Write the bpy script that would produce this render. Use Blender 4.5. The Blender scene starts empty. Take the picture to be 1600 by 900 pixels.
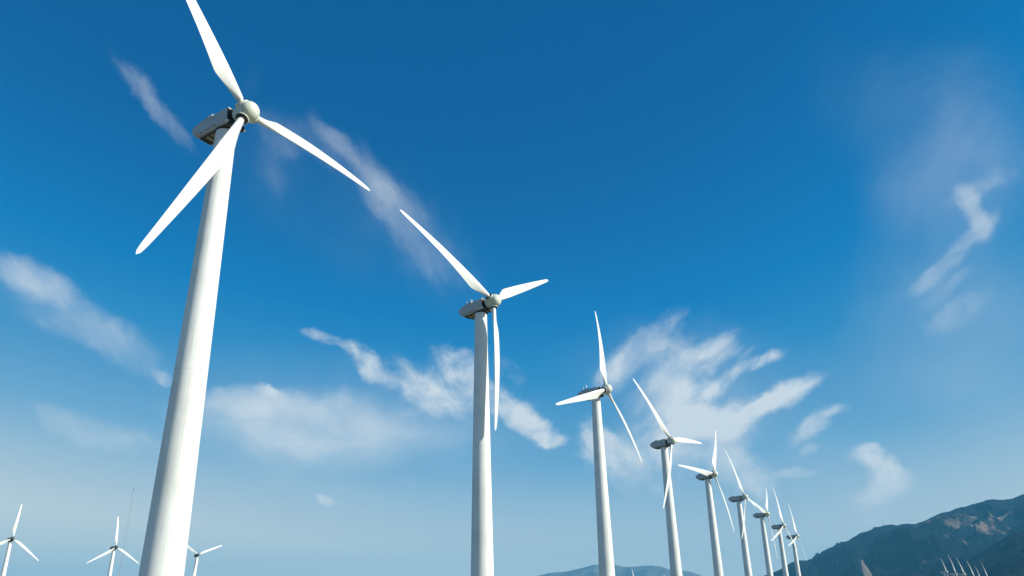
import bpy, bmesh, math, random
from mathutils import Vector, Matrix, noise
R = math.radians
random.seed(4)
scene = bpy.context.scene
COL = scene.collection

# ------------------------------------------------------------------ camera, sky, sun, exposure
cam_d = bpy.data.cameras.new('camera'); cam = bpy.data.objects.new('camera', cam_d); COL.objects.link(cam)
scene.camera = cam
cam_d.sensor_width = 36; cam_d.lens = 27.272; cam_d.clip_start = 0.1; cam_d.clip_end = 80000
fw = Vector((0, 0.92088144, 0.38984277)); rt = Vector((0.99975123, 0.00869515, -0.02053956)); up = rt.cross(fw)
cam.matrix_world = Matrix(((rt.x, up.x, -fw.x, 0), (rt.y, up.y, -fw.y, 0), (rt.z, up.z, -fw.z, 1.7), (0, 0, 0, 1)))

SUN_AZ, SUN_EL = 105.0, 30.0         # clockwise from +Y, above the horizon
sun_d = bpy.data.lights.new('sun', 'SUN'); sun = bpy.data.objects.new('sun', sun_d); COL.objects.link(sun)
sun_d.energy = 4.9; sun_d.angle = R(0.5); sun_d.color = (1.0, 0.975, 0.86)
sd = Vector((math.sin(R(SUN_AZ)) * math.cos(R(SUN_EL)), math.cos(R(SUN_AZ)) * math.cos(R(SUN_EL)), math.sin(R(SUN_EL))))
sun.rotation_mode = 'QUATERNION'; sun.rotation_quaternion = sd.to_track_quat('Z', 'Y')
vs = scene.view_settings
scene.display_settings.display_device = 'sRGB'
vs.view_transform = 'Standard'; vs.look = 'None'; vs.gamma = 1; vs.use_curve_mapping = False; vs.exposure = 0.35

world = bpy.data.worlds.new('World'); scene.world = world; world.use_nodes = True
nt = world.node_tree; nt.nodes.clear()
def N(tree, typ, **kw):
    n = tree.nodes.new(typ)
    ins = kw.pop('ins', {})
    for k, v in kw.items(): setattr(n, k, v)
    for k, v in ins.items():
        s = n.inputs[k]
        if isinstance(v, bpy.types.NodeSocket): tree.links.new(v, s)
        else: s.default_value = v
    return n
def M(tree, op, a, b=None, clamp=False):
    ins = {0: a}
    if b is not None: ins[1] = b
    return N(tree, 'ShaderNodeMath', operation=op, use_clamp=clamp, ins=ins).outputs[0]
sky = N(nt, 'ShaderNodeTexSky', sky_type='NISHITA', sun_disc=False, sun_elevation=R(SUN_EL), sun_rotation=R(SUN_AZ),
        altitude=200, air_density=1.0, dust_density=0.6, ozone_density=3.0)
# a polarising filter's deep clean blue: the physical sky's brightness sets the shade, from deep azure overhead to pale at the horizon
sep = N(nt, 'ShaderNodeSeparateColor', ins={0: N(nt, 'ShaderNodeHueSaturation', ins={'Saturation': 1.2, 'Value': 1.0, 'Color': sky.outputs[0]}).outputs[0]})
pol = N(nt, 'ShaderNodeValToRGB', ins={'Fac': M(nt, 'MULTIPLY', sep.outputs[1], 0.2)})
el_ = pol.color_ramp.elements
stops = [(0.05, (0, .05, .20)), (0.24, (0, .108, .335)), (0.345, (0, .187, .49)), (0.42, (.022, .245, .54)), (0.60, (.16, .39, .62)), (0.74, (.36, .535, .67)), (0.90, (.56, .66, .70)), (1.0, (.66, .74, .72))]
el_[0].position = stops[0][0]; el_[0].color = (*stops[0][1], 1); el_[1].position = stops[-1][0]; el_[1].color = (*stops[-1][1], 1)
for p_, c_ in stops[1:-1]:
    x_ = el_.new(p_); x_.color = (*c_, 1)
grade = N(nt, 'ShaderNodeVectorMath', operation='SCALE', ins={0: pol.outputs[0], 'Scale': 10.2})
direc = N(nt, 'ShaderNodeTexCoord').outputs['Generated']
# broken, wind-torn edges: the direction looked up is stirred by noise at two scales
def stir(v, scale, amount, detail):
    n = N(nt, 'ShaderNodeTexNoise', ins={'Vector': v, 'Scale': scale, 'Detail': detail, 'Roughness': 0.6})
    s = N(nt, 'ShaderNodeVectorMath', operation='SUBTRACT', ins={0: n.outputs['Color'], 1: (0.5, 0.5, 0.5)})
    s = N(nt, 'ShaderNodeVectorMath', operation='SCALE', ins={0: s.outputs[0], 'Scale': amount})
    return N(nt, 'ShaderNodeVectorMath', operation='ADD', ins={0: v, 1: s.outputs[0]}).outputs[0]
stirred = stir(stir(direc, 7.0, 0.036, 2.0), 24.0, 0.024, 7.0)
# cloud banks: azimuth, elevation of the centre, half length, half width, slope of the long axis (all degrees), density
CLOUDS = {
 'streaks': [(-28.70, 33.19, 5.82, 1.19, -40.3, 0.40), (-21.81, 36.40, 2.10, 0.82, 72.5, 0.16), (-19.71, 33.34, 3.61, 1.91, -46.2, 0.14), (-14.66, 32.85, 3.17, 0.92, -40.5, 0.24), (-9.02, 28.16, 9.02, 2.16, -48.3, 0.30), (-11.36, 30.18, 3.32, 1.72, -66.2, 0.14), (-34.55, 20.92, 4.12, 1.71, -10.6, 0.62), (-32.38, 19.01, 6.66, 2.56, -18.5, 0.34), (-27.42, 17.22, 6.25, 1.86, -30.0, 0.34), (-28.13, 11.70, 6.15, 1.48, -13.7, 0.62), (-26.90, 11.46, 3.03, 0.52, -8.8, 0.20), (-20.17, 31.06, 4.09, 2.49, -67.0, 0.16), (-17.03, 32.80, 5.08, 2.35, -26.8, 0.24), (-7.73, 27.28, 10.58, 4.05, -50.1, 0.20)],
 'veil': [(-13.01, 12.59, 14.35, 3.96, -3.6, 0.62), (-19.21, 14.16, 5.71, 1.64, -3.7, 0.28), (-15.48, 10.21, 8.80, 2.48, -7.9, 0.22), (-8.68, 12.91, 9.20, 1.83, -9.3, 0.22), (-13.17, 8.03, 8.01, 1.72, -10.9, 0.24), (-12.82, 6.43, 7.23, 1.23, 0.2, 0.14), (-3.98, 8.89, 6.84, 1.95, 7.7, 0.08), (-5.00, 15.01, 7.24, 2.40, -11.2, 0.28), (-2.61, 15.47, 4.34, 2.70, -78.9, 0.16)],
 'gauze': [(32.06, 28.76, 11.18, 6.70, -61.1, 0.50), (30.86, 16.51, 10.09, 6.31, 8.3, 0.60), (30.58, 23.57, 8.82, 6.01, 48.9, 0.40), (36.85, 28.65, 8.43, 4.46, -80.8, 0.30), (-13.44, 27.43, 18.05, 5.97, -27.1, 0.25), (13.78, 15.24, 14.86, 7.19, -16.6, 0.25), (32.36, 10.51, 5.64, 4.57, -43.3, 0.30), (-30.06, 13.97, 8.64, 5.01, -18.1, 0.20), (-8.91, 13.76, 19.85, 5.82, -11.7, 0.60), (13.16, 12.09, 10.84, 7.08, -17.3, 0.45), (13.57, 16.12, 11.65, 5.26, -12.4, 0.35), (22.85, 8.10, 6.59, 4.24, -21.5, 0.30)],
 'puffs': [(-18.24, 15.04, 1.73, 0.70, -14.2, 0.80), (-25.12, 15.72, 1.17, 0.66, -22.9, 0.60), (-14.63, 18.80, 2.08, 0.72, -20.5, 0.50), (-12.82, 18.18, 1.67, 0.59, -29.5, 0.40), (-11.27, 17.05, 3.18, 1.44, -40.4, 0.85), (-8.99, 15.78, 1.97, 0.92, -27.7, 0.45), (-7.20, 15.85, 3.55, 1.72, -34.6, 0.75), (-4.51, 17.33, 3.36, 1.62, -24.6, 0.65), (-4.29, 15.01, 5.74, 2.27, -14.9, 0.42), (-4.54, 14.78, 1.95, 0.93, -36.6, 0.30), (-0.09, 13.69, 2.59, 1.34, -33.4, 0.65), (1.61, 12.35, 3.26, 1.33, -29.6, 0.90), (-0.51, 16.72, 2.37, 1.36, -38.8, 0.30), (-13.28, 7.81, 1.18, 0.49, -14.7, 1.30), (-18.36, 6.79, 0.66, 0.29, -17.1, 0.45), (3.05, 11.55, 1.48, 0.59, 5.1, 0.50), (-21.74, 14.83, 1.13, 0.72, -40.8, 0.40), (-12.05, 13.54, 1.12, 0.66, 47.7, 0.20), (-8.15, 8.68, 1.50, 0.63, -13.6, 0.28), (7.22, 10.43, 4.22, 2.64, -43.9, 0.90), (16.11, 8.95, 3.85, 2.18, -42.2, 0.60), (6.57, 11.41, 1.54, 1.19, -29.1, 0.50)],
 'fan': [(9.63, 17.70, 5.69, 1.98, 37.9, 0.68), (7.67, 16.75, 1.84, 1.20, 41.2, 0.30), (11.97, 16.34, 4.07, 2.33, 66.4, 0.60), (15.04, 16.98, 4.18, 1.44, 6.2, 0.50), (12.91, 13.98, 4.18, 1.91, 37.2, 0.66), (15.51, 15.14, 2.48, 0.76, 29.7, 0.55), (18.20, 16.22, 2.65, 0.76, 15.6, 0.60), (15.62, 12.70, 4.44, 1.76, 14.6, 0.80), (19.71, 14.01, 4.56, 1.11, 23.5, 0.85), (17.94, 13.32, 2.94, 0.74, 24.0, 0.40), (13.40, 11.31, 6.56, 2.91, 4.9, 0.74), (10.41, 14.04, 3.65, 2.07, 29.5, 0.34), (15.97, 8.69, 3.41, 2.04, -34.4, 0.60), (21.05, 11.60, 2.90, 1.12, 33.1, 0.72), (23.10, 12.46, 1.62, 0.60, 12.6, 0.50), (20.52, 9.90, 1.03, 0.59, 20.8, 0.60), (19.57, 8.32, 2.17, 0.66, 7.5, 0.65), (10.28, 9.58, 5.71, 2.98, -26.4, 0.34), (15.16, 17.77, 2.76, 0.91, 24.2, 0.25), (16.05, 14.06, 1.69, 0.50, 47.2, 0.25)],
 'tuft': [(24.84, 8.32, 2.76, 0.97, -36.8, 0.55), (24.80, 9.04, 1.89, 1.09, -47.7, 0.60), (24.54, 7.27, 2.81, 1.03, 9.6, 0.50), (24.65, 6.70, 3.04, 1.87, 52.6, 0.35), (24.39, 9.73, 1.05, 0.48, -0.2, 0.50), (26.39, 7.87, 1.27, 0.60, -28.3, 0.35), (23.89, 6.76, 1.73, 0.87, 31.8, 0.30)],
 'wisps': [(31.48, 20.54, 3.94, 0.80, 31.5, 0.40), (33.75, 22.35, 2.55, 0.73, 29.4, 0.46), (34.04, 22.59, 1.70, 0.85, -69.2, 0.30), (31.27, 19.23, 3.05, 0.74, 30.6, 0.28), (33.99, 24.08, 2.28, 0.94, -74.6, 0.30), (34.50, 24.74, 2.74, 1.02, 25.8, 0.26), (31.41, 17.42, 3.39, 1.59, 21.6, 0.34), (36.44, 25.23, 1.47, 0.92, -66.0, 0.16), (8.25, 29.70, 1.20, 0.54, 46.5, 0.06)],
}
def basis(az, el):
    az, el = R(az), R(el)
    n = Vector((math.sin(az) * math.cos(el), math.cos(az) * math.cos(el), math.sin(el)))
    e = Vector((math.cos(az), -math.sin(az), 0)); u = e.cross(n); u = n.cross(e) * -1 if u.z < 0 else u
    return n, e, u
def frame(az, el, slope):
    n, e, u = basis(az, el)
    c, s = math.cos(R(slope)), math.sin(R(slope))
    a = e * c + u * s; b = -e * s + u * c
    return n, Matrix(((a.x, b.x, n.x), (a.y, b.y, n.y), (a.z, b.z, n.z)))
def bank_sum(rows):
    tot = None
    for az, el, hl, hw, slope, st in rows:
        n, m = frame(az, el, slope)
        if m.determinant() < 0: m = Matrix([(-r[0], r[1], r[2]) for r in m])
        mp = N(nt, 'ShaderNodeMapping', vector_type='TEXTURE', ins={'Vector': stirred, 'Location': n, 'Rotation': tuple(m.to_euler('XYZ')),
               'Scale': (math.tan(R(hl)), math.tan(R(hw)), 0.6)})
        g = N(nt, 'ShaderNodeTexGradient', gradient_type='SPHERICAL', ins={'Vector': mp.outputs[0]})
        s = N(nt, 'ShaderNodeMapRange', interpolation_type='SMOOTHSTEP', ins={'Value': g.outputs['Fac'], 'From Min': 0.0, 'From Max': 0.75, 'To Max': st})
        tot = s.outputs[0] if tot is None else M(nt, 'ADD', tot, s.outputs[0])
    return tot
def fibre(az, el, slope, scale, stretch, detail=7.0, rough=0.62, w=0.0):
    n, m = frame(az, el, slope)
    if m.determinant() < 0: m = Matrix([(-r[0], r[1], r[2]) for r in m])
    src = stir(direc, 7.0, 0.05, 3.0)
    mp = N(nt, 'ShaderNodeMapping', vector_type='TEXTURE', ins={'Vector': src, 'Location': (w, w, w), 'Rotation': tuple(m.to_euler('XYZ')), 'Scale': (stretch, 1, 1)})
    return N(nt, 'ShaderNodeTexNoise', ins={'Vector': mp.outputs[0], 'Scale': scale, 'Detail': detail, 'Roughness': rough, 'Distortion': 0.35}).outputs['Fac']
clear = None
for key, (faz, fel, fslope, fscale, fstretch, gain, erode, top) in {
    'streaks': (-18, 25, -55, 16.0, 2.6, 2.0, 1.9, .66),
    'veil': (-10, 12, -12, 13.0, 2.2, 1.8, 1.8, .80),
    'gauze': (28, 24, 50, 9.0, 2.2, 1.3, 0.8, .30),
    'puffs': (-3, 14, -30, 30.0, 1.4, 1.5, 2.8, 1.10),
    'fan': (12, 16, 40, 20.0, 2.0, 1.4, 3.2, 1.25),
    'tuft': (24, 10, 40, 28.0, 1.6, 1.6, 4.0, 1.0),
    'wisps': (28, 27, 45, 15.0, 2.4, 1.9, 2.3, .75),
}.items():
    d = bank_sum(CLOUDS[key])
    f = fibre(faz, fel, fslope, fscale, fstretch, w=len(key) * 1.7)
    v = M(nt, 'ADD', M(nt, 'MULTIPLY', d, gain), M(nt, 'MULTIPLY', M(nt, 'SUBTRACT', f, 0.5), erode))
    t = N(nt, 'ShaderNodeMapRange', interpolation_type='SMOOTHSTEP', ins={'Value': v, 'From Min': 0.0, 'From Max': 1.95, 'To Min': 0.0, 'To Max': top}).outputs[0]
    body = fibre(faz + 3, fel, fslope + 12, fscale * 0.55, fstretch * 0.8, w=len(key) * 0.9 + 4)
    body = N(nt, 'ShaderNodeMapRange', ins={'Value': body, 'From Min': 0.36, 'From Max': 0.64, 'To Min': 0.45, 'To Max': 1.25}).outputs[0]
    t = M(nt, 'MULTIPLY', t, body, clamp=True)
    a = M(nt, 'MULTIPLY', t, M(nt, 'MULTIPLY', d, 4.0, clamp=True))
    inv = M(nt, 'SUBTRACT', 1.0, a)
    clear = inv if clear is None else M(nt, 'MULTIPLY', clear, inv)
cover = M(nt, 'SUBTRACT', 1.0, clear, clamp=True)
mix = N(nt, 'ShaderNodeMix', data_type='RGBA', ins={'Factor': cover, 'A': grade.outputs[0], 'B': (7.1, 7.8, 8.3, 1)})
bg = N(nt, 'ShaderNodeBackground', ins={'Color': mix.outputs['Result'], 'Strength': 0.078})
out = N(nt, 'ShaderNodeOutputWorld', ins={'Surface': bg.outputs[0]})

# ------------------------------------------------------------------ helpers
def material(name, base, rough=0.5, spec=0.5, metal=0.0, var=0.0, vscale=(1, 1, 1), noise_scale=3.0, bump=0.0, bscale=20):
    m = bpy.data.materials.new(name); m.use_nodes = True; t = m.node_tree
    b = t.nodes['Principled BSDF']
    b.inputs['Base Color'].default_value = (*base, 1); b.inputs['Roughness'].default_value = rough
    b.inputs['Metallic'].default_value = metal; b.inputs['Specular IOR Level'].default_value = spec
    co = N(t, 'ShaderNodeTexCoord').outputs['Object']
    if var:
        mp = N(t, 'ShaderNodeMapping', ins={'Vector': co, 'Scale': vscale})
        n = N(t, 'ShaderNodeTexNoise', ins={'Vector': mp.outputs[0], 'Scale': noise_scale, 'Detail': 6.0, 'Roughness': 0.65})
        r = N(t, 'ShaderNodeMapRange', ins={'Value': n.outputs['Fac'], 'From Min': 0.3, 'From Max': 0.7, 'To Min': 1 - var, 'To Max': 1.0})
        mx = N(t, 'ShaderNodeMix', data_type='RGBA', blend_type='MULTIPLY', ins={'Factor': 1.0, 'A': (*base, 1), 'B': r.outputs[0]})
        t.links.new(mx.outputs['Result'], b.inputs['Base Color'])
        rr = N(t, 'ShaderNodeMapRange', ins={'Value': n.outputs['Fac'], 'To Min': rough * 0.8, 'To Max': min(1, rough * 1.25)})
        t.links.new(rr.outputs[0], b.inputs['Roughness'])
    if bump:
        n2 = N(t, 'ShaderNodeTexNoise', ins={'Vector': co, 'Scale': bscale, 'Detail': 4.0})
        bp = N(t, 'ShaderNodeBump', ins={'Strength': bump, 'Height': n2.outputs['Fac'], 'Distance': 0.05})
        t.links.new(bp.outputs[0], b.inputs['Normal'])
    return m
def tower_material():
    m = bpy.data.materials.new('tower paint'); m.use_nodes = True; t = m.node_tree; b = t.nodes['Principled BSDF']
    co = N(t, 'ShaderNodeTexCoord').outputs['Object']
    streak = N(t, 'ShaderNodeTexNoise', ins={'Vector': N(t, 'ShaderNodeMapping', ins={'Vector': co, 'Scale': (3.0, 3.0, 0.10)}).outputs[0], 'Scale': 1.6, 'Detail': 7.0, 'Roughness': 0.7})
    blot = N(t, 'ShaderNodeTexNoise', ins={'Vector': co, 'Scale': 0.35, 'Detail': 5.0})
    s = M(t, 'ADD', M(t, 'MULTIPLY', streak.outputs['Fac'], 0.6), M(t, 'MULTIPLY', blot.outputs['Fac'], 0.4))
    ramp = N(t, 'ShaderNodeValToRGB', ins={'Fac': s})
    e = ramp.color_ramp.elements
    e[0].position = 0.33; e[0].color = (0.62, 0.62, 0.58, 1); e[1].position = 0.52; e[1].color = (0.80, 0.80, 0.77, 1)
    t.links.new(ramp.outputs[0], b.inputs['Base Color'])
    b.inputs['Roughness'].default_value = 0.62; b.inputs['Specular IOR Level'].default_value = 0.3
    return m
MAT = {
 'tower': tower_material(),
 'blade': material('blade gelcoat', (0.74, 0.745, 0.71), 0.35, var=0.06, vscale=(1, 1, 0.25), noise_scale=1.2),
 'shell': material('nacelle paint', (0.50, 0.51, 0.51), 0.55, var=0.16, vscale=(0.6, 1, 1.5), noise_scale=1.3),
 'hub': material('spinner paint', (0.66, 0.68, 0.57), 0.5, var=0.10, noise_scale=1.5),
 'dark': material('grimy dark steel', (0.025, 0.026, 0.028), 0.6, var=0.3),
 'bed': material('bed plate bounce tint', (0.55, 0.50, 0.34), 0.6, var=0.4, noise_scale=2.0),  # beige, with the ground's yellow bounce light put into the colour
 'steel': material('galvanised steel', (0.45, 0.46, 0.47), 0.45, metal=0.6, var=0.2),
 'greynac': material('dark grey paint', (0.10, 0.11, 0.12), 0.5, var=0.3),  # darker grey for nacelle and hub of the left turbines
 'seam': material('weld seam', (0.66, 0.66, 0.63), 0.6),
 'grease': material('greasy frame steel', (0.085, 0.08, 0.07), 0.6, var=0.4),
 'mast': material('mast galvanising', (0.30, 0.33, 0.37), 0.7),
 'white': material('white bracket paint', (0.8, 0.8, 0.78), 0.4, var=0.05),
}
def link(name, bm, mat, parent=None, smooth=True, angle=35):
    me = bpy.data.meshes.new(name)
    bmesh.ops.recalc_face_normals(bm, faces=bm.faces)
    for f in bm.faces: f.smooth = smooth
    if smooth:
        for e in bm.edges:
            if len(e.link_faces) == 2 and e.calc_face_angle(0) > R(angle): e.smooth = False
    bm.to_mesh(me); bm.free()
    me.materials.append(mat)
    o = bpy.data.objects.new(name, me); COL.objects.link(o)
    if parent: o.parent = parent
    return o
def lathe(bm, prof, axis='Z', seg=48, caps=True):
    rings = []
    for r, h in prof:
        ring = []
        for i in range(seg):
            a = 2 * math.pi * i / seg; c, s = r * math.cos(a), r * math.sin(a)
            ring.append(bm.verts.new((c, s, h) if axis == 'Z' else (h, c, s)))
        rings.append(ring)
    for p, q in zip(rings, rings[1:]):
        for i in range(seg): bm.faces.new((p[i], p[(i + 1) % seg], q[(i + 1) % seg], q[i]))
    if caps: bm.faces.new(rings[0]); bm.faces.new(rings[-1])
def box(bm, x0, x1, y0, y1, z0, z1, bev=0.0):
    r = bmesh.ops.create_cube(bm, size=1)
    for v in r['verts']: v.co = Vector(((x0 + x1) / 2 + v.co.x * (x1 - x0), (y0 + y1) / 2 + v.co.y * (y1 - y0), (z0 + z1) / 2 + v.co.z * (z1 - z0)))
    if bev:
        es = {e for v in r['verts'] for e in v.link_edges}
        bmesh.ops.bevel(bm, geom=list(es), offset=bev, segments=2, affect='EDGES')
def tube(bm, a, b, r, seg=8):
    a, b = Vector(a), Vector(b); d = (b - a).normalized(); q = d.to_track_quat('Z', 'Y')
    rs = [[bm.verts.new(p + q @ Vector((r * math.cos(2 * math.pi * i / seg), r * math.sin(2 * math.pi * i / seg), 0))) for i in range(seg)] for p in (a, b)]
    for i in range(seg): bm.faces.new((rs[0][i], rs[0][(i + 1) % seg], rs[1][(i + 1) % seg], rs[1][i]))
    bm.faces.new(rs[0]); bm.faces.new(rs[1])
def tag(o, label=None, cat=None, group=None, kind=None):
    if label: o['label'] = label
    if cat: o['category'] = cat
    if group: o['group'] = group
    if kind: o['kind'] = kind
def lerp_table(t, tab):
    for (a, va), (b, vb) in zip(tab, tab[1:]):
        if t <= b:
            k = (t - a) / (b - a); return va + (vb - va) * k
    return tab[-1][1]

# ------------------------------------------------------------------ the setting: ground and mountains
def ground_z(x, y):
    r = math.hypot(x, y) + 1e-6; k = 700 * math.tanh(r / 700) / r
    return (-0.0189158 * x - 0.0032816 * y) * k
def soil_material():
    m = bpy.data.materials.new('desert soil'); m.use_nodes = True; t = m.node_tree; b = t.nodes['Principled BSDF']
    co = N(t, 'ShaderNodeTexCoord').outputs['Object']
    a = N(t, 'ShaderNodeTexNoise', ins={'Vector': co, 'Scale': 0.02, 'Detail': 9.0, 'Roughness': 0.6})
    c = N(t, 'ShaderNodeTexNoise', ins={'Vector': co, 'Scale': 0.5, 'Detail': 9.0, 'Roughness': 0.7})
    s = M(t, 'ADD', M(t, 'MULTIPLY', a.outputs['Fac'], 0.5), M(t, 'MULTIPLY', c.outputs['Fac'], 0.5))
    ramp = N(t, 'ShaderNodeValToRGB', ins={'Fac': s}); e = ramp.color_ramp.elements
    e[0].position = 0.38; e[0].color = (0.06, 0.065, 0.045, 1); e[1].position = 0.56; e[1].color = (0.19, 0.17, 0.125, 1)
    x = e.new(0.47); x.color = (0.11, 0.115, 0.08, 1)
    t.links.new(ramp.outputs[0], b.inputs['Base Color']); b.inputs['Roughness'].default_value = 0.95
    bp = N(t, 'ShaderNodeBump', ins={'Strength': 0.6, 'Distance': 0.1, 'Height': c.outputs['Fac']}); t.links.new(bp.outputs[0], b.inputs['Normal'])
    return m
bm = bmesh.new()
radii = [0, 4, 10, 20, 40, 70, 110, 160, 230, 320, 440, 600, 800, 1100, 1600, 2400, 4000, 7000, 12000, 20000, 30000]
rings = []
for r in radii[1:]:
    rings.append([bm.verts.new((r * math.cos(2 * math.pi * i / 96), r * math.sin(2 * math.pi * i / 96),
                 ground_z(r * math.cos(2 * math.pi * i / 96), r * math.sin(2 * math.pi * i / 96)) - 0.0)) for i in range(96)])
c0 = bm.verts.new((0, 0, 0))
for i in range(96): bm.faces.new((c0, rings[0][i], rings[0][(i + 1) % 96]))
for p, q in zip(rings, rings[1:]):
    for i in range(96): bm.faces.new((p[i], q[i], q[(i + 1) % 96], p[(i + 1) % 96]))
tag(link('ground', bm, soil_material()), kind='structure')

def rock_material(name, dark, bare, lo, hi, scale, patches=()):
    """chaparral slopes with bare rock and scree; patches are shoulders lightened to the bare colour: (x, y, z, radius)"""
    m = bpy.data.materials.new(name); m.use_nodes = True; t = m.node_tree; b = t.nodes['Principled BSDF']
    co = N(t, 'ShaderNodeTexCoord').outputs['Object']
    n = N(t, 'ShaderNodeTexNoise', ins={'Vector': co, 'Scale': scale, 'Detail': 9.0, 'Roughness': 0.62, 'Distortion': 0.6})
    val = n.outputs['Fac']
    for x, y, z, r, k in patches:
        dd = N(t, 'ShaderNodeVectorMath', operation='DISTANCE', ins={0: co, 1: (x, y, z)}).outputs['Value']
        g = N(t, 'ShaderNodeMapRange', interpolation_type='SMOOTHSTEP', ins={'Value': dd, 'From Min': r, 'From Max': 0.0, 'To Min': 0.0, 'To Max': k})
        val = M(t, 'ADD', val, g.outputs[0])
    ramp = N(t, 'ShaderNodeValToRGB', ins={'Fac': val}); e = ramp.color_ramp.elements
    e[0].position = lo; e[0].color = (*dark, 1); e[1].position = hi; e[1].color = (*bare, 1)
    t.links.new(ramp.outputs[0], b.inputs['Base Color']); b.inputs['Roughness'].default_value = 0.95
    b.inputs['Specular IOR Level'].default_value = 0.1
    n2 = N(t, 'ShaderNodeTexNoise', ins={'Vector': co, 'Scale': scale * 4, 'Detail': 8.0, 'Roughness': 0.7})
    bp = N(t, 'ShaderNodeBump', ins={'Strength': 1.0, 'Distance': 60.0, 'Height': n2.outputs['Fac']}); t.links.new(bp.outputs[0], b.inputs['Normal'])
    return m
def mountain(name, ridge, dist, front, back, amp, rough_scale, mat, na=360, nd=110, seed=0.0, power=1.15, cones=()):
    """a ridge seen in elevation over azimuth, at a real distance, as a height field with gullies in front and behind"""
    bm = bmesh.new(); grid = []
    a0, a1 = ridge[0][0], ridge[-1][0]
    for i in range(na + 1):
        az = a0 + (a1 - a0) * i / na
        el = lerp_table(az, ridge)
        col = []
        H = dist * math.tan(R(el)) + 1.7
        for j in range(nd + 1):
            u = j / nd
            d = dist - front + (front + back) * u
            x, y = d * math.sin(R(az)), d * math.cos(R(az))
            w = (d - (dist - front)) / front if d <= dist else 1 - (d - dist) / back
            w = max(0, w)
            p = Vector((x / rough_scale + seed, y / rough_scale, seed))
            rm = noise.ridged_multi_fractal(p, 0.9, 2.1, 6, 1.0, 2.0) - 1.1
            fine = noise.fractal(p * 6, 0.8, 2.1, 4)
            env = 4 * w * (1 - w) if w < 0.5 else 4 * w * (1 - w)
            env = max(env, 0.0) ** 0.7
            small = noise.ridged_multi_fractal(p * 3.3 + Vector((9, 2, 5)), 0.8, 2.2, 5, 1.0, 2.0) - 1.1
            z = H * (w ** power) * (1 if d <= dist else 1) + amp * rm * env * min(1, H / 500) + amp * (0.06 * fine + 0.38 * small * env) * min(1, w * 2) * min(1, H / 500)
            for (caz, cd, ch, cr) in cones:
                cx, cy = cd * math.sin(R(caz)), cd * math.cos(R(caz))
                q = 1 - math.hypot(x - cx, y - cy) / cr
                if q > 0: z = max(z, ch * q ** 1.1 + 0.12 * ch * fine)
            cap = 1.7 + d * math.tan(R(el)) * 0.985
            if d < dist and z > cap - 40: z = cap - 40 * math.exp(-(z - cap + 40) / 40) if z - cap + 40 > 0 else z
            z = max(z, 0) if 0 < j < nd else min(z, -5) - 25
            col.append(bm.verts.new((x, y, z)))
        grid.append(col)
    for a, b in zip(grid, grid[1:]):
        for j in range(nd): bm.faces.new((a[j], b[j], b[j + 1], a[j + 1]))
    o = link(name, bm, mat, smooth=True, angle=180)
    tag(o, kind='structure')
    return o
def spot(az, el, d): return (d * math.sin(R(az)), d * math.cos(R(az)), d * math.tan(R(el)) + 1.7)
BIG = [(13, 1.2), (16.14, 2.098), (17.42, 2.492), (18.28, 2.858), (18.9, 2.953), (19.37, 2.934), (19.72, 3.118), (20.58, 3.556), (21.85, 4.089), (22.9, 4.548), (23.5, 4.671),
       (24.29, 4.821), (25.05, 4.853), (26.29, 4.929), (27.54, 5.345), (28.86, 5.669), (30.33, 5.969), (31.53, 5.978), (32.4, 6.124), (34, 6.5), (37, 6.9), (41, 6.3), (46, 5.2), (52, 3)]
D1 = 8500
sunlit_patches = [(*spot(27.5, 4.35, D1 - 700), 420, .22), (*spot(27.9, 3.9, D1 - 1100), 330, .2), (*spot(29.3, 4.2, D1 - 1000), 380, .2), (*spot(29.9, 3.95, D1 - 1200), 280, .22), (*spot(31.2, 4.35, D1 - 900), 220, .25), (*spot(25.6, 2.9, D1 - 1700), 220, .2)]  # sunlit spots on the slope, put into the colour as pale bare rock
mountain('mountain', BIG, D1, 3600, 2500, 260, 1500, rock_material('mountain slope', (0.004, 0.009, 0.021), (0.30, 0.22, 0.17), 0.62, 0.74, 0.0045, sunlit_patches), na=560, nd=170, seed=3.3)  # dark chaparral tone with the blue of haze and shade painted in
NEAR = [(24, .3), (26.25, 1.4), (27.77, 2.1), (29.23, 2.937), (30.46, 3.602), (31.37, 4.058), (31.92, 4.13), (34, 4.6), (38, 4.4), (44, 2.5), (50, 0.6)]
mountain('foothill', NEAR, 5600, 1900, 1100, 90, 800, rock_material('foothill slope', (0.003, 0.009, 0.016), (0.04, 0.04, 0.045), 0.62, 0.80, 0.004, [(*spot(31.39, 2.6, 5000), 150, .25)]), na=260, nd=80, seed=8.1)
FAR = [(-16, 0.15), (-10, 0.9), (-6, 1.5), (-2, 2.0), (1.24, 2.50), (2.22, 2.75), (3.33, 2.789), (4.67, 3.047), (5.26, 3.199), (5.79, 3.144), (6.67, 3.161), (7.31, 2.977), (8.41, 3.008), (9.28, 3.004), (9.92, 2.902), (10.54, 2.678), (11.31, 2.613), (11.93, 2.472), (12.5, 2.252), (15, 1.6), (20, 1.0), (28, 0.4), (34, 0.1)]
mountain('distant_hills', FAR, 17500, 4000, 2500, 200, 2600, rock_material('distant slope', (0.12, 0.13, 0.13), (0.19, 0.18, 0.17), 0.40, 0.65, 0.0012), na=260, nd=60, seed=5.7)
KNOLL = [(20.6, 0.5), (21.3, 1.7), (21.75, 2.2), (22.1, 2.5), (22.32, 2.78), (22.40, 3.0), (22.50, 3.02), (22.60, 3.10), (22.72, 3.0), (22.8, 2.72), (22.95, 2.5), (23.2, 1.9), (24.2, 1.3), (26, 0.4)]
mountain('bare_knoll', KNOLL, 5900, 1700, 900, 55, 240, rock_material('bare knoll', (0.10, 0.095, 0.085), (0.26, 0.23, 0.19), 0.40, 0.60, 0.006), na=160, nd=60, seed=1.7)

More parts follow.
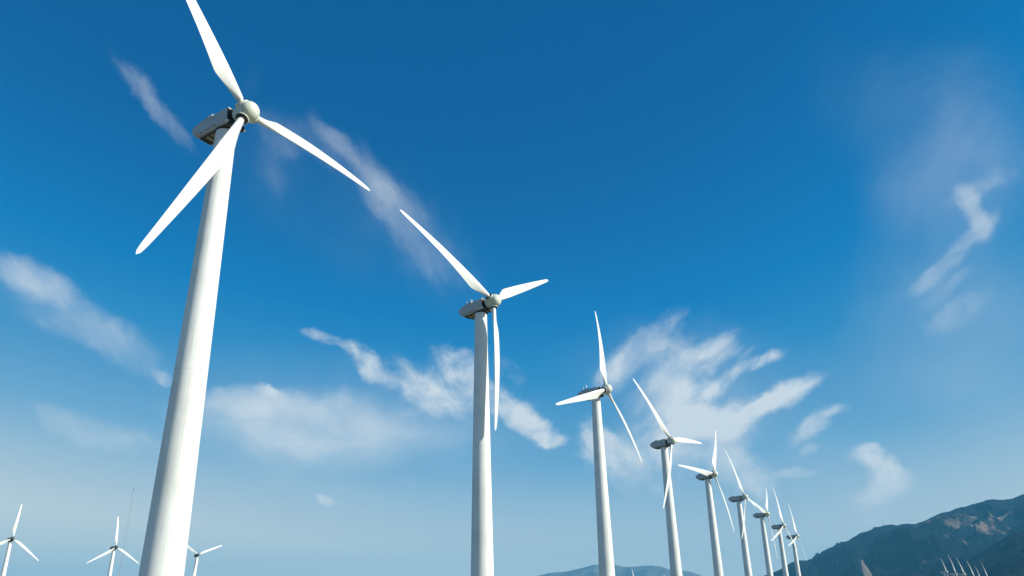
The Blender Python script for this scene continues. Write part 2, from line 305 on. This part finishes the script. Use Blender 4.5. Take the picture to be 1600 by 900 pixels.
# the air: one box of thin haze round everything
hz = bmesh.new(); box(hz, -22000, 22000, -9000, 20800, -60, 1400)
haze = link('haze', hz, bpy.data.materials.new('air'), smooth=False); tag(haze, kind='stuff')
hm = haze.data.materials[0]; hm.use_nodes = True; ht = hm.node_tree; ht.nodes.clear()
pv = N(ht, 'ShaderNodeVolumePrincipled', ins={'Color': (0.14, 0.62, 1.0, 1), 'Density': 4.5e-5, 'Anisotropy': 0.0})
ho = N(ht, 'ShaderNodeOutputMaterial', ins={'Volume': pv.outputs[0]})

# ------------------------------------------------------------------ wind turbine
HUBX, DROP, TILT = 2.53, 1.42, 5.0
def blade_bm():
    bm = bmesh.new(); seg = 28; rings = []
    st = [1.38, 1.42, 1.5, 1.9, 2.3, 2.8, 3.3, 3.8, 4.2, 4.5, 4.8, 5.3, 6.2, 7.5, 9, 10.5, 12, 13.5, 15, 16.5, 17.7, 18.7, 19.3, 19.7, 19.92, 20.0]
    LE = [(0, .33), (1.4, .33), (1.5, .345), (4.6, .42), (12, .36), (19, .22), (19.7, .15), (20, .02)]
    TE = [(0, .33), (1.4, .33), (1.5, .36), (2.1, .56), (4.2, 1.25), (4.6, 1.30), (5.0, 1.27), (12, .78), (19, .32), (19.7, .22), (20, .03)]
    TH = [(0, .33), (1.5, .34), (3.0, .27), (4.6, .17), (9, .11), (15, .06), (19.3, .03), (20, .008)]
    TW = [(0, 22), (1.5, 22), (4.6, 16), (9, 7), (14, 2), (20, -1)]
    for r in st:
        le, te, th, tw = (lerp_table(r, T) for T in (LE, TE, TH, TW))
        k = min(1, max(0, (r - 1.3) / 2.4)); k = k * k * (3 - 2 * k)
        ring = []
        for i in range(seg):
            a = 2 * math.pi * i / seg; c, s = math.cos(a), math.sin(a)
            y = (le - te) / 2 + (le + te) / 2 * c
            q = (y + te) / max(le + te, 1e-4)              # 0 at the trailing edge, 1 at the leading edge
            foil = math.copysign(1, s) * (abs(s) ** 0.9) * (0.12 + 1.05 * q ** 0.75) if abs(s) > 1e-6 else 0
            x = th * (s * (1 - k) + foil * k)
            t = R(tw); X = x * math.cos(t) + y * math.sin(t); Y = -x * math.sin(t) + y * math.cos(t)
            bend = -1.52 * (r / 20.0) ** 2.1
            ring.append(bm.verts.new((X + bend, Y, r)))
        rings.append(ring)
    for p, q in zip(rings, rings[1:]):
        for i in range(seg): bm.faces.new((p[i], p[(i + 1) % seg], q[(i + 1) % seg], q[i]))
    bm.faces.new(rings[0]); bm.faces.new(rings[-1])
    return bm
TILTM = Matrix.Translation((HUBX, 0, 0)) @ Matrix.Rotation(-R(TILT), 4, 'Y')   # rotor centre frame: +X out of the nose
def make_turbine(shell='shell', hubmat='hub', name='wind_turbine'):
    root = bpy.data.objects.new(name, None); COL.objects.link(root); root.empty_display_size = 3
    # tower (origin at the rotor axis height, tapering down)
    bm = bmesh.new()
    rad = lambda z: 0.925 + 0.0173 * (-z - 1.42) if z > -14 else 0.925 + 0.0173 * 12.58 + 0.0168 * (-z - 14)
    prof = [(rad(z), z) for z in [-60, -52, -46, -42, -38, -34, -30, -26, -22, -18, -14, -10, -6, -3, -DROP]]
    lathe(bm, prof, seg=64)
    tw = link('tower', bm, MAT['tower'], root)
    bm = bmesh.new()
    for z in (-25.3,):
        r = rad(z); lathe(bm, [(r - .02, z - .05), (r + .003, z - .025), (r + .003, z + .025), (r - .02, z + .05)], seg=64, caps=False)
    link('flange_seam', bm, MAT['seam'], tw)
    bm = bmesh.new(); lathe(bm, [(0.90, -DROP), (1.02, -DROP), (1.02, -DROP + .14), (0.9, -DROP + .14)], seg=48)
    yr = link('yaw_bearing', bm, MAT['dark'], tw)
    # nacelle
    def local(o, m=TILTM): o.matrix_basis = m; return o
    bm = bmesh.new()
    prof = [(-1.42, .86), (-3.55, .88), (-3.66, 1.10), (-4.9, 1.02), (-6.15, .62), (-6.32, .46), (-6.12, -.42), (-5.95, -.55), (-4.6, -.93), (-1.42, -.93)]
    W = 1.05
    secs = [(-W, .90), (-W, .90), (W, .90)]
    L = [[], [], [], []]
    for x, z in prof:
        cham = .16
        L[0].append(bm.verts.new((x, -W, z * .82 if abs(z) > .3 else z))); L[1].append(bm.verts.new((x, -W + cham, z)))
        L[2].append(bm.verts.new((x, W - cham, z))); L[3].append(bm.verts.new((x, W, z * .82 if abs(z) > .3 else z)))
    n = len(prof)
    for a, b in zip(L, L[1:]):
        for i in range(n): bm.faces.new((a[i], a[(i + 1) % n], b[(i + 1) % n], b[i]))
    bm.faces.new(L[0]); bm.faces.new(L[3])
    bmesh.ops.bevel(bm, geom=[e for e in bm.edges if e.calc_face_angle(0) > R(25)], offset=.035, segments=2, affect='EDGES')
    nac = local(link('nacelle', bm, MAT[shell], root, angle=30))
    def sub(nm, bm, mat, parent=nac, **k): return link(nm, bm, MAT[mat], parent, **k)
    bm = bmesh.new()                                       # bed frame below the shell: rails and cross beams
    for s in (-1, 1): box(bm, -5.0, -1.25, s * .72 - .07, s * .72 + .07, -1.09, -.94)
    for x in (-5.0, -4.3, -2.0, -1.35): box(bm, x - .07, x + .07, -.80, .80, -1.08, -.93)
    sub('bed_frame', bm, 'grease', smooth=False)
    bm = bmesh.new(); box(bm, -1.45, -1.05, -.85, .85, -1.15, -.70, .03); sub('drip_tray', bm, 'dark')
    bm = bmesh.new(); box(bm, -1.44, -1.395, -1.0, 1.0, -.72, .72); sub('gap_shade_plate', bm, 'dark', smooth=False)  # dark plate added over the lit nacelle front so the gap reads dark
    bm = bmesh.new(); box(bm, -4.9, -1.5, -.78, .78, -1.0, -.935)
    sub('underside_panel', bm, 'bed', smooth=False)
    bm = bmesh.new(); box(bm, -5.6, -5.15, -.6, .6, -.86, -.60, .02)
    sub('exhaust_duct', bm, 'dark', smooth=False)
    for s in (-1, 1):
        for x, l in ((-5.1, .42), (-4.4, .8), (-3.35, .5)):
            bm = bmesh.new(); box(bm, x, x + l, s * (W) - .02, s * (W) + .012, -.70, -.61); sub('vent_slot', bm, 'dark', smooth=False)
        bm = bmesh.new(); box(bm, -5.4, -1.6, s * W - .01, s * W + .03, -.745, -.715)
        sub('trim_strip', bm, 'white', smooth=False)
        bm = bmesh.new(); box(bm, -1.55, -1.25, s * .98 - .12, s * .98 + .12, -.93, -.72, .03)
        sub('lifting_bracket', bm, 'white')
    bm = bmesh.new(); lathe(bm, [(.86, -1.46), (.97, -1.44), (.97, -1.36), (.86, -1.34)], axis='X', seg=48, caps=False); sub('seam_ring', bm, 'dark')
    bm = bmesh.new(); lathe(bm, [(.60, -1.5), (.60, -1.0)], axis='X', seg=32)
    sub('main_shaft', bm, 'dark')
    bm = bmesh.new()
    tube(bm, (-4.6, .3, .95), (-4.6, .3, 2.1), .04); tube(bm, (-4.6, .05, 1.9), (-4.6, .55, 1.9), .03)
    for y in (.05, .55): tube(bm, (-4.6, y, 1.93), (-4.6, y, 2.12), .045)
    sub('anemometer_mast', bm, 'steel')
    bm = bmesh.new(); tube(bm, (-5.0, -.4, .9), (-5.0, -.4, 1.75), .038); tube(bm, (-5.2, -.4, 1.75), (-4.85, -.4, 1.75), .03)
    sub('wind_vane', bm, 'steel')
    bm = bmesh.new(); box(bm, -4.35, -3.95, -.3, .0, 1.0, 1.28, .04); sub('warning_light', bm, 'white')
    # spinner
    bm = bmesh.new()
    pr = [(.60, -1.10), (.68, -1.13), (.72, -1.10), (.82, -.72), (.88, -.40), (.92, 0), (.93, .30), (.93, .50), (.95, .52), (.95, .56), (.91, .78), (.81, .96), (.66, 1.12), (.46, 1.25), (.23, 1.31), (.05, 1.325)]
    lathe(bm, pr, axis='X', seg=64)
    sp = local(link('spinner', bm, MAT[hubmat], root))
    bm = bmesh.new(); lathe(bm, [(.91, .475), (.938, .478), (.938, .512), (.91, .515)], axis='X', seg=64, caps=False); sub('joint_line', bm, 'dark', parent=sp)
    bls = []
    bmesh_blade = None
    for k in range(3):
        mrot = Matrix.Rotation(0, 4, 'X')
        if k == 0:
            bl = link('blade', blade_bm(), MAT['blade'], root, angle=60)
            bm = bmesh.new(); lathe(bm, [(.26, .8), (.26, 1.3), (.31, 1.32), (.31, 1.40)], seg=32)
            c = sub('root_collar', bm, 'white', parent=bl)
            bm = bmesh.new(); lathe(bm, [(.27, .80), (.60, .80), (.60, 1.075), (.56, 1.09), (.44, 1.07), (.27, 1.07)], seg=40, caps=False)
            g = sub('blade_seal', bm, 'dark', parent=bl)
            bm = bmesh.new(); lathe(bm, [(.70, .35), (.68, .80), (.655, 1.03), (.635, 1.065), (.605, 1.07)], seg=40, caps=False)
            h = sub('socket_rim', bm, hubmat, parent=bl)
        else:
            bl = bls[0].copy(); COL.objects.link(bl)
            for ch in bls[0].children:
                cc = ch.copy(); COL.objects.link(cc); cc.parent = bl
        bls.append(bl)
    root['n'] = 0; del root['n']
    return root
def kids(o): return [c for c in COL.objects if c.parent == o]
def copy_turbine(src, fine=True):
    r = src.copy(); COL.objects.link(r)
    for ch in list(kids(src)):
        c = ch.copy(); COL.objects.link(c); c.parent = r
        for g in (kids(ch) if fine else []):
            d = g.copy(); COL.objects.link(d); d.parent = c
    return r
def pose(root, cx, cy, cz, yaw, phase):
    """rotor centre, where the nose points (degrees from +X), rotor angle"""
    y = R(yaw); bx, by = cx - HUBX * math.cos(y), cy - HUBX * math.sin(y)
    g = ground_z(bx, by)
    root.location = (bx, by, g); root.rotation_euler = (0, 0, y)
    h = cz - g
    k = 0
    for ch in kids(root):
        base = ch.name.split('.')[0]
        if base == 'tower': ch.matrix_basis = Matrix.Translation((0, 0, h))
        elif base == 'blade':
            ch.matrix_basis = Matrix.Translation((0, 0, h)) @ TILTM @ Matrix.Rotation(-R(phase + 120 * k), 4, 'X'); k += 1
        else: ch.matrix_basis = Matrix.Translation((0, 0, h)) @ TILTM
ROW = 'wind turbines in the diagonal row'
TURBINES = [
 (-25.01, 61.46, 46.47, -30.2, -35.3, 'nearest and largest white wind turbine with its upper blade leaving the top of the picture'),
 (-2.96, 110.25, 46.23, -40.1, -59.7, 'second largest white turbine, its lowest blade hanging straight down beside the tower'),
 (19.11, 157.37, 44.90, -34.4, 10.5, 'third turbine in the row, one blade straight up and one level across its nacelle'),
 (42.36, 210.33, 44.67, -41.6, -37.1, 'fourth turbine in the row, one blade hanging down across its own tower'),
 (65.40, 260.84, 43.73, -41.4, 32.7, 'fifth turbine in the row with one upright blade and one reaching left above its nacelle'),
 (89.61, 313.55, 43.00, -30.9, -24.8, 'sixth turbine in the row, its right blade meeting the blade of the next turbine'),
 (114.10, 367.39, 42.47, -33.2, 45.1, 'seventh turbine in the row, its left blade tip touching the blade of its left neighbour'),
 (135.77, 412.90, 41.56, -37.9, 5.6, 'next to last turbine in the row, a broad blade crossing down left over its tower'),
 (163.20, 475.18, 41.58, -32.9, 11.3, 'last and smallest turbine of the row, its right blade tip over the mountain ridge'),
]
proto = make_turbine()
first = True
for cx, cy, cz, yaw, ph, label in TURBINES:
    o = proto if first else copy_turbine(proto)
    first = False
    pose(o, cx, cy, cz, yaw, ph); tag(o, label, 'wind turbine', ROW)
LEFT = [
 (-290.60, 464.89, 48.91, -41.6, 5.4, 'small turbine at the left edge, nearest of the three background turbines, left blade cut off'),
 (-263.32, 532.54, 48.84, -37.6, -1.3, 'small distant turbine left of the biggest tower, three blades in an even Y'),
 (-243.45, 621.15, 49.84, -49.7, -53.0, 'small distant turbine peeking out from behind the right side of the biggest tower'),
]
protol = make_turbine('greynac', 'greynac')
for i, (cx, cy, cz, yaw, ph, label) in enumerate(LEFT):
    o = protol if i == 0 else copy_turbine(protol)
    pose(o, cx, cy, cz, yaw, ph); tag(o, label, 'wind turbine', 'small wind turbines at the lower left')
# far turbines: azimuth, elevation of the hub, distance, yaw, rotor angle
FARROW = [
 (27.33, 1.96, 900, -28, -52, 'leftmost far turbine of the tight mountain cluster, its blades in a V'),
 (27.82, 1.84, 950, -33, -14, 'far turbine with one tall upright blade, second from left in the tight mountain cluster'),
 (28.27, 1.80, 1000, -36, -34, 'far turbine in the cluster middle with a bright stubby right blade'),
 (28.76, 1.60, 1050, -36, -26, 'far turbine with a single leaning blade right of the cluster middle below the mountain'),
 (29.05, 1.52, 1150, -30, -45, 'far turbine with short crossing blades, second from right in the mountain cluster'),
 (29.45, 1.55, 1100, -32, -30, 'far turbine at the right end of the tight cluster, one slanting blade showing'),
]
for az, el, d, yaw, ph, label in FARROW:
    o = copy_turbine(proto, False); p = spot(az, el, d); pose(o, p[0], p[1], p[2], yaw, ph); tag(o, label, 'wind turbine', 'far wind turbines clustered below the mountain')
SPECKS = [
 (7.95, 1.98, 1230, -38, 2, 'tiny far turbine blade standing white against the pale hills, tallest of the specks there'),
 (8.75, 1.67, 1500, -38, -30, 'tiny far turbine tip just right of the tallest speck on the pale hills'),
 (10.22, 1.75, 1500, -38, -25, 'tiny far turbine tip just left of the fourth large tower'),
 (11.46, 1.72, 1500, -38, -20, 'tiny far turbine tip just right of the fourth large tower'),
 (12.28, 1.62, 1500, -38, -28, 'tiny far turbine tip at the right foot of the pale hills before the fifth tower'),
 (30.66, 1.02, 1700, -32, -25, 'faint far turbine tip, leftmost of three specks in the lower right corner'),
 (30.98, 1.10, 1700, -32, -35, 'faint far turbine tip, middle of three specks in the lower right corner'),
 (31.24, 1.05, 1700, -32, -30, 'faint far turbine tip, rightmost of three specks in the lower right corner'),
]
for az, el, d, yaw, ph, label in SPECKS:
    o = copy_turbine(proto, False); p = spot(az, el, d); pose(o, p[0], p[1], p[2], yaw, ph); tag(o, label, 'wind turbine', 'tiny wind turbines on the horizon')

# thin lattice measuring mast beyond the first turbine
mx, my, _ = spot(-25.87, 2, 520); mg = ground_z(mx, my); mh = 520 * math.tan(R(8.22)) + 1.7 - mg
mast = bpy.data.objects.new('met_mast', None); COL.objects.link(mast); mast.location = (mx, my, mg)
tag(mast, 'hair-thin grey measuring mast standing left of the biggest tower', 'mast')
bm = bmesh.new(); w = .26
corner = [Vector((w * math.cos(a), w * math.sin(a), 0)) for a in (0, 2.094, 4.189)]
for c in corner: tube(bm, c, c + Vector((0, 0, mh - 2)), .035, 5)
z = 0; i = 0
while z < mh - 3:
    for k in range(3): tube(bm, corner[k] + Vector((0, 0, z)), corner[(k + 1) % 3] + Vector((0, 0, z + 1.0)), .014, 3)
    z += 1.0
link('lattice_tube', bm, MAT['mast'], mast)
bm = bmesh.new(); tube(bm, (0, 0, mh - 2.2), (0, 0, mh), .05); box(bm, -.15, .15, -.15, .15, mh - 1.0, mh - .3, .03)
link('sensor_head', bm, MAT['dark'], mast)
bm = bmesh.new()
for zt in (mh * .5, mh * .9):
    for a in (0, 2.094, 4.189): tube(bm, (w * math.cos(a), w * math.sin(a), zt), (30 * math.cos(a), 30 * math.sin(a), -1), .006, 3)
link('guy_wire', bm, MAT['steel'], mast)

scene.render.engine = 'CYCLES'
scene.cycles.volume_bounces = 0
scene.cycles.max_bounces = 6
